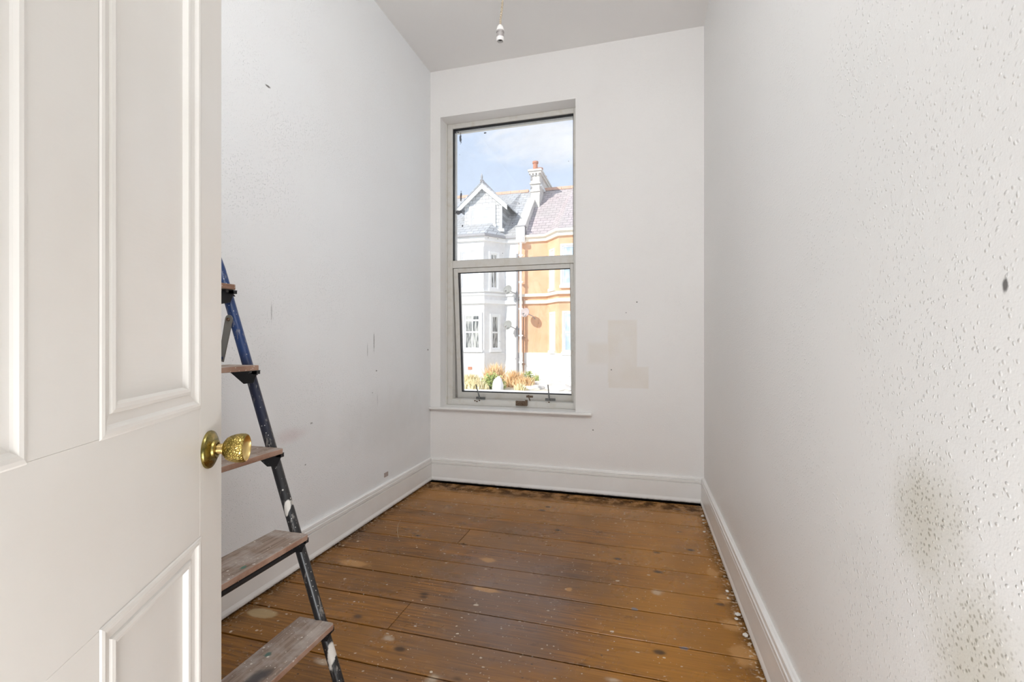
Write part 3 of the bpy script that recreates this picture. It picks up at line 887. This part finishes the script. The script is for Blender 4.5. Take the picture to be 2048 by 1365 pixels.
M_SH = slate('pale_hung_slate', (.66, .68, .70), (.72, .74, .76))
M_SHD = slate('dark_shaded_slate', (.34, .36, .40), (.42, .44, .48))
def hpane(name, a, b, s=9):
    return material(name, rough=.15, build=lambda t: {'Base Color': t.mix(t.rng(t.noise(t.mapv(t.pos(), (s, s, 1.2)), 2, 4), .42, .58), a, b)})
M_NET = hpane('netted_pane', (.10, .11, .11), (.55, .55, .52))
M_PALEP = hpane('pale_blind_pane', (.60, .64, .70), (.72, .75, .80), 2)
M_BLUEP = hpane('sky_pane', (.42, .52, .62), (.62, .70, .76), 2)

YW, YBAY = 19.0, 18.2
EAVE, TOPW = 5.50, 5.32
LH = [(-12, YW), (-9.9, YW), (-9.2, YBAY), (-6.26, YBAY), (-5.59, YW), (-4.98, YW)]
OH = [(-4.98, YW), (-3.73, YW), (-3.11, YBAY), (-.6, YBAY), (.1, YW), (3.5, YW)]

def ribbon(bm, poly, off, z0, z1, thick):
    """moulding that follows the facade line, standing off it by `off` and `thick` deep"""
    n = len(poly)
    nr = []
    for i in range(n - 1):
        d = Vector((poly[i + 1][0] - poly[i][0], poly[i + 1][1] - poly[i][1])).normalized()
        nr.append(Vector((d.y, -d.x)))
    def offp(i, o):
        p = Vector(poly[i])
        if i == 0: return p + nr[0] * o
        if i == n - 1: return p + nr[-1] * o
        m = (nr[i - 1] + nr[i]).normalized()
        return p + m * (o / max(.3, m.dot(nr[i])))
    A = [offp(i, off) for i in range(n)]; B = [offp(i, off - thick) for i in range(n)]
    va = [[bm.verts.new((q.x, q.y, z)) for q in A] for z in (z0, z1)]
    vb = [[bm.verts.new((q.x, q.y, z)) for q in B] for z in (z0, z1)]
    for i in range(n - 1):
        bm.faces.new((va[0][i], va[0][i + 1], va[1][i + 1], va[1][i]))
        bm.faces.new((vb[0][i + 1], vb[0][i], vb[1][i], vb[1][i + 1]))
        bm.faces.new((va[1][i], va[1][i + 1], vb[1][i + 1], vb[1][i]))
        bm.faces.new((va[0][i + 1], va[0][i], vb[0][i], vb[0][i + 1]))
    for i in (0, n - 1):
        bm.faces.new((va[0][i], va[1][i], vb[1][i], vb[0][i]))

def house(label, poly, wallm, trimm, slm, base_m, bands):
    h = thing('terraced_house', label, 'house', (0, 0, 0), 'terraced houses across the street')
    bm = bmesh.new()
    pts = [(x, y, GZ) for x, y in poly] + [(poly[-1][0], 25.5, GZ), (poly[0][0], 25.5, GZ)]
    prism(bm, pts, (0, 0, TOPW - GZ)); obj('wall', bm, wallm, h)
    bm = bmesh.new(); ribbon(bm, poly, .10, 5.24, 5.44, .14); obj('fascia', bm, trimm, h)
    bm = bmesh.new(); ribbon(bm, poly, .20, 5.41, 5.50, .13); obj('gutter', bm, M_PIPE if slm is M_SL else trimm, h)
    for z0, z1, o_ in bands:
        bm = bmesh.new(); ribbon(bm, poly, o_, z0, z1, o_ + .02); obj('string_course', bm, trimm, h)
    bm = bmesh.new(); ribbon(bm, poly, .05, GZ, .56, .07); obj('plinth', bm, base_m, h)
    # roof: front slope follows the bays, rear slope plain
    bm = bmesh.new()
    RZ, RY = 8.40, 22.0
    ev = [(x, y - .18 if y == YW else y - .18, 5.47) for x, y in poly]
    f = [bm.verts.new(p) for p in ev]; g = [bm.verts.new((x, RY, RZ)) for x, y in poly]
    r = [bm.verts.new((x, 25.6, 5.47)) for x, y in poly]
    for i in range(len(poly) - 1):
        bm.faces.new((f[i], f[i + 1], g[i + 1], g[i])); bm.faces.new((g[i], g[i + 1], r[i + 1], r[i]))
    bm.faces.new(f + r[::-1])
    bm.faces.new((f[0], g[0], r[0])); bm.faces.new((f[-1], r[-1], g[-1]))
    obj('roof', bm, slm, h)
    n_ = int((poly[-1][0] - poly[0][0]) / .45)
    for i in range(n_):
        x0 = poly[0][0] + i * .45
        bm = bmesh.new(); prism(bm, [(x0, RY - .13, RZ - .08), (x0, RY - .06, RZ + .07), (x0, RY + .06, RZ + .07), (x0, RY + .13, RZ - .08)], (.44, 0, 0))
        obj('ridge_tile', bm, M_RIDGE, h)
    return h
left_house = house('white rendered terraced house with grey slate roof and gabled dormer', LH, M_HW, M_HT, M_SL, M_HW, [(2.62, 2.78, .09), (2.97, 3.05, .05), (3.12, 3.18, .07)])
right_house = house('orange rendered terraced house with reddish slate roof and white trim', OH, M_HO, M_HC, M_SR, M_HT, [(2.62, 2.76, .09), (2.92, 3.04, .12)])

def hwin(par, A, B, z0, z1, panem, sur=.12, surm=None, mids=(.5,), vert=()):
    """window on the facade between plan points A and B; frame proud, panes recessed"""
    A, B = Vector((*A, 0)), Vector((*B, 0))
    d = (B - A).normalized(); nrm = Vector((d.y, -d.x, 0)); W_ = (B - A).length
    def bx(bm, u0, u1, z_0, z_1, n0, n1):
        p = [A + d * u + nrm * n for u, n in ((u0, n0), (u1, n0), (u1, n1), (u0, n1))]
        prism(bm, [(q.x, q.y, z_0) for q in p], (0, 0, z_1 - z_0))
    surm = surm or M_HT
    bm = bmesh.new()
    if sur > 0:
        bx(bm, -sur, 0, z0 - sur * .6, z1 + sur, -.03, .05); bx(bm, W_, W_ + sur, z0 - sur * .6, z1 + sur, -.03, .05)
        bx(bm, 0, W_, z1, z1 + sur, -.03, .05)
    bx(bm, -sur - .03, W_ + sur + .03, z0 - .12, z0, -.03, .10)
    f = .055
    bx(bm, 0, f, z0, z1, -.03, .022); bx(bm, W_ - f, W_, z0, z1, -.03, .022)
    bx(bm, f, W_ - f, z0, z0 + f * 1.3, -.03, .022); bx(bm, f, W_ - f, z1 - f, z1, -.03, .022)
    zs = [z0 + (z1 - z0) * m_ for m_ in mids]
    for z_ in zs: bx(bm, f, W_ - f, z_ - .035, z_ + .035, -.03, .020)
    for v_ in vert: bx(bm, W_ * v_ - .022, W_ * v_ + .022, z0 + f, z1 - f, -.03, .016)
    w_ = obj('window', bm, surm, par)
    edges = [z0 + f] + zs + [z1 - f]
    for a, b in zip(edges, edges[1:]):
        bm = bmesh.new(); bx(bm, f, W_ - f, a, b, -.02, .006); obj('pane', bm, panem, w_)
    return w_
def seg(A, B, u0, u1):
    A, B = Vector(A), Vector(B); return tuple(A.lerp(B, u0)), tuple(A.lerp(B, u1))
# left house
p0, p1 = at(922, 520, YBAY), at(960, 520, YBAY)
hwin(left_house, (p0.x, YBAY), (p1.x, YBAY), 3.22, 4.83, M_PALEP, .17, vert=(.33, .66), mids=(.62,))
q0, q1 = at(929.5, 640, YBAY), at(960, 640, YBAY)
hwin(left_house, (q0.x, YBAY), (q1.x, YBAY), .70, 2.15, M_NET, .10, vert=(.5,), mids=(.5, .84))
A, B = (-6.26, YBAY), (-5.59, YW)
hwin(left_house, *seg(A, B, .28, .62), 3.25, 4.74, M_NET, .07, vert=(.5,))
hwin(left_house, *seg(A, B, .34, .68), .70, 2.12, M_NET, .07)
# orange house
A, B = (-3.73, YW), (-3.11, YBAY)
hwin(right_house, *seg(A, B, .30, .62), 3.20, 4.75, M_PALEP, .07, M_HC)
hwin(right_house, *seg(A, B, .34, .66), .66, 2.15, M_PALEP, .09, M_HC)
p0 = at(1125, 520, YBAY)
hwin(right_house, (p0.x, YBAY), (p0.x + 1.35, YBAY), 3.28, 4.83, M_BLUEP, .08, M_HT, vert=(.5,))
p0 = at(1128, 640, YBAY)
hwin(right_house, (p0.x, YBAY), (p0.x + 1.3, YBAY), .62, 2.17, M_BLUEP, .07, M_HT, vert=(.5,))
# air brick, white blank panel by the party wall
p = at(940, 737, YBAY - .05)
mk('air_brick', M_POT, left_house, (p.x - .09, p.x + .09, YBAY - .07, YBAY - .04, p.z - .06, p.z + .06))
mk('render_patch', M_HT, left_house, (-5.36, -4.99, YW - .02, YW + .05, 3.2, 4.9))

# dormer on the left house
dm = []
DY = 18.95
def dpt(name, bm, mat, parent=left_house, **kw):
    return obj(name, bm, mat, parent, **kw)
xa, xb, za, zb = -7.42, -5.72, 5.86, 6.97
xm, zp = (xa + xb) / 2, 7.72
DB = 21.3
bm = bmesh.new(); prism(bm, [(xa, DY, za), (xb, DY, za), (xb, DY, zb), (xm, DY, zp), (xa, DY, zb)], (0, DB - DY, 0))
dorm = dpt('dormer', bm, M_SH); dorm['label'] = 'gabled dormer hung with grey slates'
bm = bmesh.new(); box(bm, xb, xb + .02, DY + .1, DB, za, zb); obj('cheek', bm, M_SHD, dorm)  # darker copy of the slate, shade of this side put into its colour
for s_ in (-1, 1):
    xe = xm + s_ * (xb - xm + .28)
    ze = zb - .22
    bm = bmesh.new()
    prism(bm, [(xm, DY - .18, zp + .14), (xe, DY - .18, ze + .10), (xe, DY - .18, ze - .12), (xm, DY - .18, zp - .10)], (0, .06, 0))
    obj('bargeboard', bm, M_HT, dorm)
    bm = bmesh.new()
    prism(bm, [(xm, DY - .20, zp + .20), (xe + s_ * .05, DY - .20, ze + .12), (xe + s_ * .05, DY - .20, ze + .06), (xm, DY - .20, zp + .13)], (0, DB - DY + .2, 0))
    obj('dormer_roof', bm, M_SHD, dorm)
for i in range(9):
    bm = bmesh.new(); y_ = DY - .2 + i * .27
    prism(bm, [(xm - .08, y_, zp + .16), (xm, y_, zp + .34), (xm + .08, y_, zp + .16)], (0, .16, 0))
    obj('ridge_crest', bm, M_PIPE, dorm)
bm = bmesh.new(); lathe(bm, [(0, .05), (.10, .05), (.14, .09), (.18, .04), (.30, .05), (.46, .0)], (xm, DY - .15, zp + .12), (0, 0, 1), 10)
obj('finial', bm, M_PIPE, dorm)
mk('corner_board', M_HT, dorm, (xb - .02, xb + .022, DY - .03, DY + .02, za, zb), (xa - .35, xb + .12, DY - .08, DY + .02, za - .12, za))
p0, p1 = at(943, 430, DY), at(987, 430, DY)
ww = hwin(dorm, (p0.x, DY), (p1.x, DY), 6.07, 6.83, M_PALEP, .10, vert=(.5,), mids=(.52,))
# demote the panes so that they hang from the dormer itself
for o_ in list(ww.children): o_.parent = dorm
# vents on the roof
mk('roof_vent', M_PIPE, left_house, (-5.78, -5.66, 21.0, 21.2, 7.35, 7.62), (-5.60, -5.50, 21.0, 21.2, 7.35, 7.58))

# party wall parapet and chimney stack
pa = thing('party_wall', 'pale stone parapet', None); pa.parent = left_house
def roofz(y): return 5.47 + (y - 18.82) / (22.0 - 18.82) * (8.40 - 5.47)
x0, x1 = -5.02, -4.66
bm = bmesh.new()
prism(bm, [(x0, 18.86, 5.3), (x0, 18.86, 5.93), (x0, 20.9, roofz(20.9) + .35), (x0, 20.9, roofz(20.9) - .3)], (x1 - x0, 0, 0))
obj('coping', bm, M_STONE, pa)
mk('kneeler', M_HT, pa, (x0, x1, 18.70, 19.0, 5.2, 5.86))
mk('kneeler_cap', M_PIPE, pa, (x0 - .03, x1 + .04, 18.66, 19.0, 5.86, 5.90))
ch = thing('chimney_stack', 'stone chimney stack with terracotta pots', None); ch.parent = left_house
cy0, cy1 = 20.8, 23.3
mk('shaft', M_STONE, ch, (-4.87, -4.46, cy0, cy1, 7.0, 8.80))
bm = bmesh.new(); prism(bm, [(-4.86, 20.7, 6.9), (-4.86, 20.7, 7.75), (-4.86, 20.85, 8.0), (-4.86, 23.6, 8.35), (-4.86, 24.2, 8.0), (-4.86, 24.3, 6.0)], (.42, 0, 0))
obj('shoulder', bm, M_STONE, ch)
mk('cornice', M_STONE, ch, (-4.95, -4.38, cy0 - .08, cy1 + .08, 8.78, 8.88), (-4.99, -4.34, cy0 - .12, cy1 + .12, 8.88, 8.97))
mk('string_band', M_STONE, ch, (-4.92, -4.41, cy0 - .05, cy1 + .05, 8.30, 8.37), (-4.90, -4.43, cy0 - .04, cy1 + .1, 7.95, 8.00))
for i in range(12):
    mk('dentil', M_HT, ch, (-4.455, -4.37, cy0 + .05 + i * .205, cy0 + .15 + i * .205, 8.21, 8.29))
for i in range(3):
    mk('dentil', M_HT, ch, (-4.86 + i * .15, -4.79 + i * .15, cy0 - .08, cy0, 8.70, 8.78))
for i, (x_, y_, hh) in enumerate(((-4.72, 21.1, .50), (-4.60, 21.6, .36), (-4.66, 22.2, .34), (-4.66, 22.8, .40))):
    bm = bmesh.new(); lathe(bm, [(0, 0), (0, .15), (.06, .15), (.08, .12), (hh - .10, .105), (hh - .08, .14), (hh, .14), (hh, .09), (hh - .1, .09), (hh - .1, 0)], (x_, y_, 8.95), (0, 0, 1), 16)
    obj('chimney_pot', bm, M_POT, ch, smooth=True)
for z_ in (7.5, 7.7, 8.1, 8.5, 8.6):
    mk('stone_lump', M_PIPE, ch, (-4.89, -4.86 + random.uniform(0, .06), cy0 - .03, cy0 + .1, z_, z_ + random.uniform(.06, .16)))

# downpipes
def pipe(px, yt, yb, r, mat, label, hopper=False, Y=YW - .14):
    a, b = at(px, yt, Y), at(px, yb, Y)
    t_ = thing('downpipe', label, None, (a.x, Y, b.z)); t_.parent = left_house if px < 1044 else right_house
    bm = bmesh.new(); tube(bm, [(0, 0, 0), (0, 0, a.z - b.z)], r, 10); obj('pipe', bm, mat, t_, smooth=True)
    n_ = max(2, int((a.z - b.z) / 1.1))
    for i in range(n_):
        z_ = (a.z - b.z) * (i + .5) / n_
        mk('clip', mat, t_, (-r - .03, r + .03, -r * .4, .13, z_ - .03, z_ + .03))
    if hopper: mk('hopper', mat, t_, (-.16, .12, -.10, .12, (a.z - b.z) - .02, (a.z - b.z) + .20))
pipe(1034.5, 508, 748, .055, M_PIPE, 'grey downpipe on the white house side of the joint')
pipe(1041.5, 484, 752, .055, M_HT, 'white downpipe with hopper between the two houses', True, YW - .24)
pipe(1046.8, 598, 755, .032, M_RUSTP, 'thin brown pipe at the edge of the orange wall')

# satellite dishes
M_DISH = material('pale_grey_dish', (.27, .27, .25), .6)
M_DISHW = material('off_white_dish', (.46, .38, .36), .6)
def dish(px, py, label, mat, side=1):
    p = at(px, py, YW - .45)
    t_ = thing('satellite_dish', label, 'satellite dish', tuple(p), 'satellite dishes on the facades')
    ax = Vector((-.30, -.90, .30)).normalized()
    bm = bmesh.new(); prof = [(.00, 0)] + [((r_ / .20) ** 2 * .045, r_) for r_ in (.05, .10, .15, .20)] + [(.035, .203), (-.012, 0)]
    lathe(bm, prof, (0, 0, 0), ax, 24); obj('reflector', bm, mat, t_, smooth=True)
    bm = bmesh.new(); tube(bm, [Vector((0, 0, -.12)), ax * .10 + Vector((0, 0, -.20)), ax * .26 + Vector((0, 0, -.10))], .012, 6); obj('feed_arm', bm, M_PIPE, t_)
    bm = bmesh.new(); lathe(bm, [(0, 0), (0, .03), (.07, .03), (.07, 0)], ax * .22 + Vector((0, 0, -.09)), -ax, 10); obj('receiver', bm, M_PIPE, t_)
    bm = bmesh.new(); tube(bm, [Vector((0, .03, 0)), Vector((side * .28, .10, -.14)), Vector((side * .30, .46, -.24))], .018, 8); obj('wall_bracket', bm, M_PIPE, t_)
dish(1016, 580.5, 'grey satellite dish level with the upper string course on the white house', M_DISH)
dish(1016, 651, 'grey satellite dish beside the ground-floor window of the white house', M_DISH)
dish(1051, 626, 'off-white satellite dish on the orange wall', M_DISHW)
# weeds and rubble in the front gardens
def leafm(name, a, b):
    return material(name, rough=.7, build=lambda t: {'Base Color': t.mix(t.noise(t.pos(), 5, 3), a, b)})
M_G = leafm('green_leaf', (.30, .40, .08), (.62, .66, .28))
M_Y = leafm('dry_yellow_grass', (.86, .74, .42), (.90, .82, .55))
M_O = leafm('dry_orange_stalk', (.84, .56, .28), (.88, .68, .40))
def plant(px, py, Y, w_, h_, mat, n, label, blades, lean=.25):
    b = at(px, py, Y)
    t_ = thing('weed', label, 'plant', (b.x, Y, GZ), 'weeds in the front gardens')
    bm = bmesh.new()
    base = 0
    for i in range(n):
        x, y = random.gauss(0, w_ * .38), random.gauss(0, w_ * .3)
        x = max(-w_, min(w_, x))
        hh = h_ * random.uniform(.35, 1) * (1 - .55 * (x / w_) ** 2)
        if blades:
            a_ = random.uniform(0, 2 * PI); dx, dy = math.cos(a_), math.sin(a_)
            lx, ly = random.gauss(0, lean) * hh, random.gauss(0, lean) * hh
            wd = random.uniform(.010, .022)
            v = [bm.verts.new((x - dx * wd, y - dy * wd, base)), bm.verts.new((x + dx * wd, y + dy * wd, base)),
                 bm.verts.new((x + lx * .5 + dx * wd, y + ly * .5 + dy * wd, hh * .6)), bm.verts.new((x + lx, y + ly, hh)), bm.verts.new((x + lx * .5 - dx * wd, y + ly * .5 - dy * wd, hh * .6))]
            bm.faces.new(v)
        else:
            z = random.uniform(0.02, hh)
            s_ = random.uniform(.03, .065)
            R = Matrix.Rotation(random.uniform(0, 6.3), 3, 'Z') @ Matrix.Rotation(random.uniform(-1.2, 1.2), 3, 'X')
            q = [Vector(c_) for c_ in ((-s_, 0, 0), (0, -s_ * .5, 0), (s_, 0, 0), (0, s_ * .5, 0))]
            bm.faces.new([bm.verts.new(R @ c_ + Vector((x, y, z))) for c_ in q])
    o_ = obj('blades' if blades else 'foliage', bm, mat, t_)
    bm = bmesh.new()
    for i in range(6):
        x = random.gauss(0, w_ * .25)
        tube(bm, [(x * .3, 0, 0), (x, random.gauss(0, .05), h_ * random.uniform(.5, .9))], .008, 5)
    obj('stems', bm, M_O if blades else M_G, t_)
plant(985, 770, 15.6, .48, .62, M_G, 2200, 'bushy green weed left of the white stone', False)
plant(1030, 760, 16.5, .40, .70, M_O, 500, 'tall dry orange grass in front of the downpipes', True)
plant(990, 750, 17.2, .50, .95, M_O, 420, 'dry orange stalks against the white bay', True)
plant(1055, 755, 17.0, .45, .62, M_G, 900, 'small green weed below the orange wall', False)
plant(1052, 765, 16.0, .38, .50, M_O, 380, 'low rusty tuft beside the rubble', True)
plant(940, 765, 16.6, .55, .50, M_Y, 700, 'yellow dry grass below the left bay', True)
plant(948, 780, 15.2, .60, .42, M_Y, 700, 'pale yellow grass nearest the left window edge', True)
plant(1108, 752, 17.2, .30, .16, M_G, 260, 'flat green clump on the pale bank', False)
plant(1112, 768, 16.2, .34, .14, M_G, 200, 'sparse green tuft lower on the pale bank', False)
plant(1040, 778, 15.2, .22, .30, M_Y, 260, 'yellow green tuft beside the pavement edge', True)
plant(1072, 735, 17.8, .20, .50, M_G, 60, 'lone thin weed beside the white plinth', True, .1)
M_RUB = rend('whitish_rubble', (.80, .76, .70), (.62, .58, .54), 3)
def rock(px, py, Y, sx, sy, sz, label, mat=M_RUB, cat='rock', name='rubble_stone'):
    b = at(px, py, Y)
    bm = bmesh.new(); bmesh.ops.create_icosphere(bm, subdivisions=3, radius=1)
    for v in bm.verts:
        n_ = 1 + .22 * math.sin(v.co.x * 5 + px) * math.cos(v.co.y * 4 + py) + random.uniform(-.05, .05)
        v.co = Vector((v.co.x * sx, v.co.y * sy, max(v.co.z, -.25) * sz)) * (n_ if cat != 'stone' else 1 + .3 * (n_ - 1))
    o_ = obj(name, bm, mat, smooth=True); o_.location = (b.x, Y, GZ + .22 * sz)
    tag(o_, label, cat, 'stones in the front gardens')
rock(996, 770, 15.1, .19, .18, .40, 'upright white stone among the green weeds', material('white_stone', (.86, .86, .88), .8), 'stone')
rock(1095, 758, 16.6, .75, .5, .20, 'broad heap of whitish rubble below the orange house')
rock(1125, 768, 15.9, .55, .4, .14, 'low slab of whitish rubble at the right of the window view')
rock(1068, 768, 15.9, .35, .3, .13, 'small rubble heap beside the orange grass')
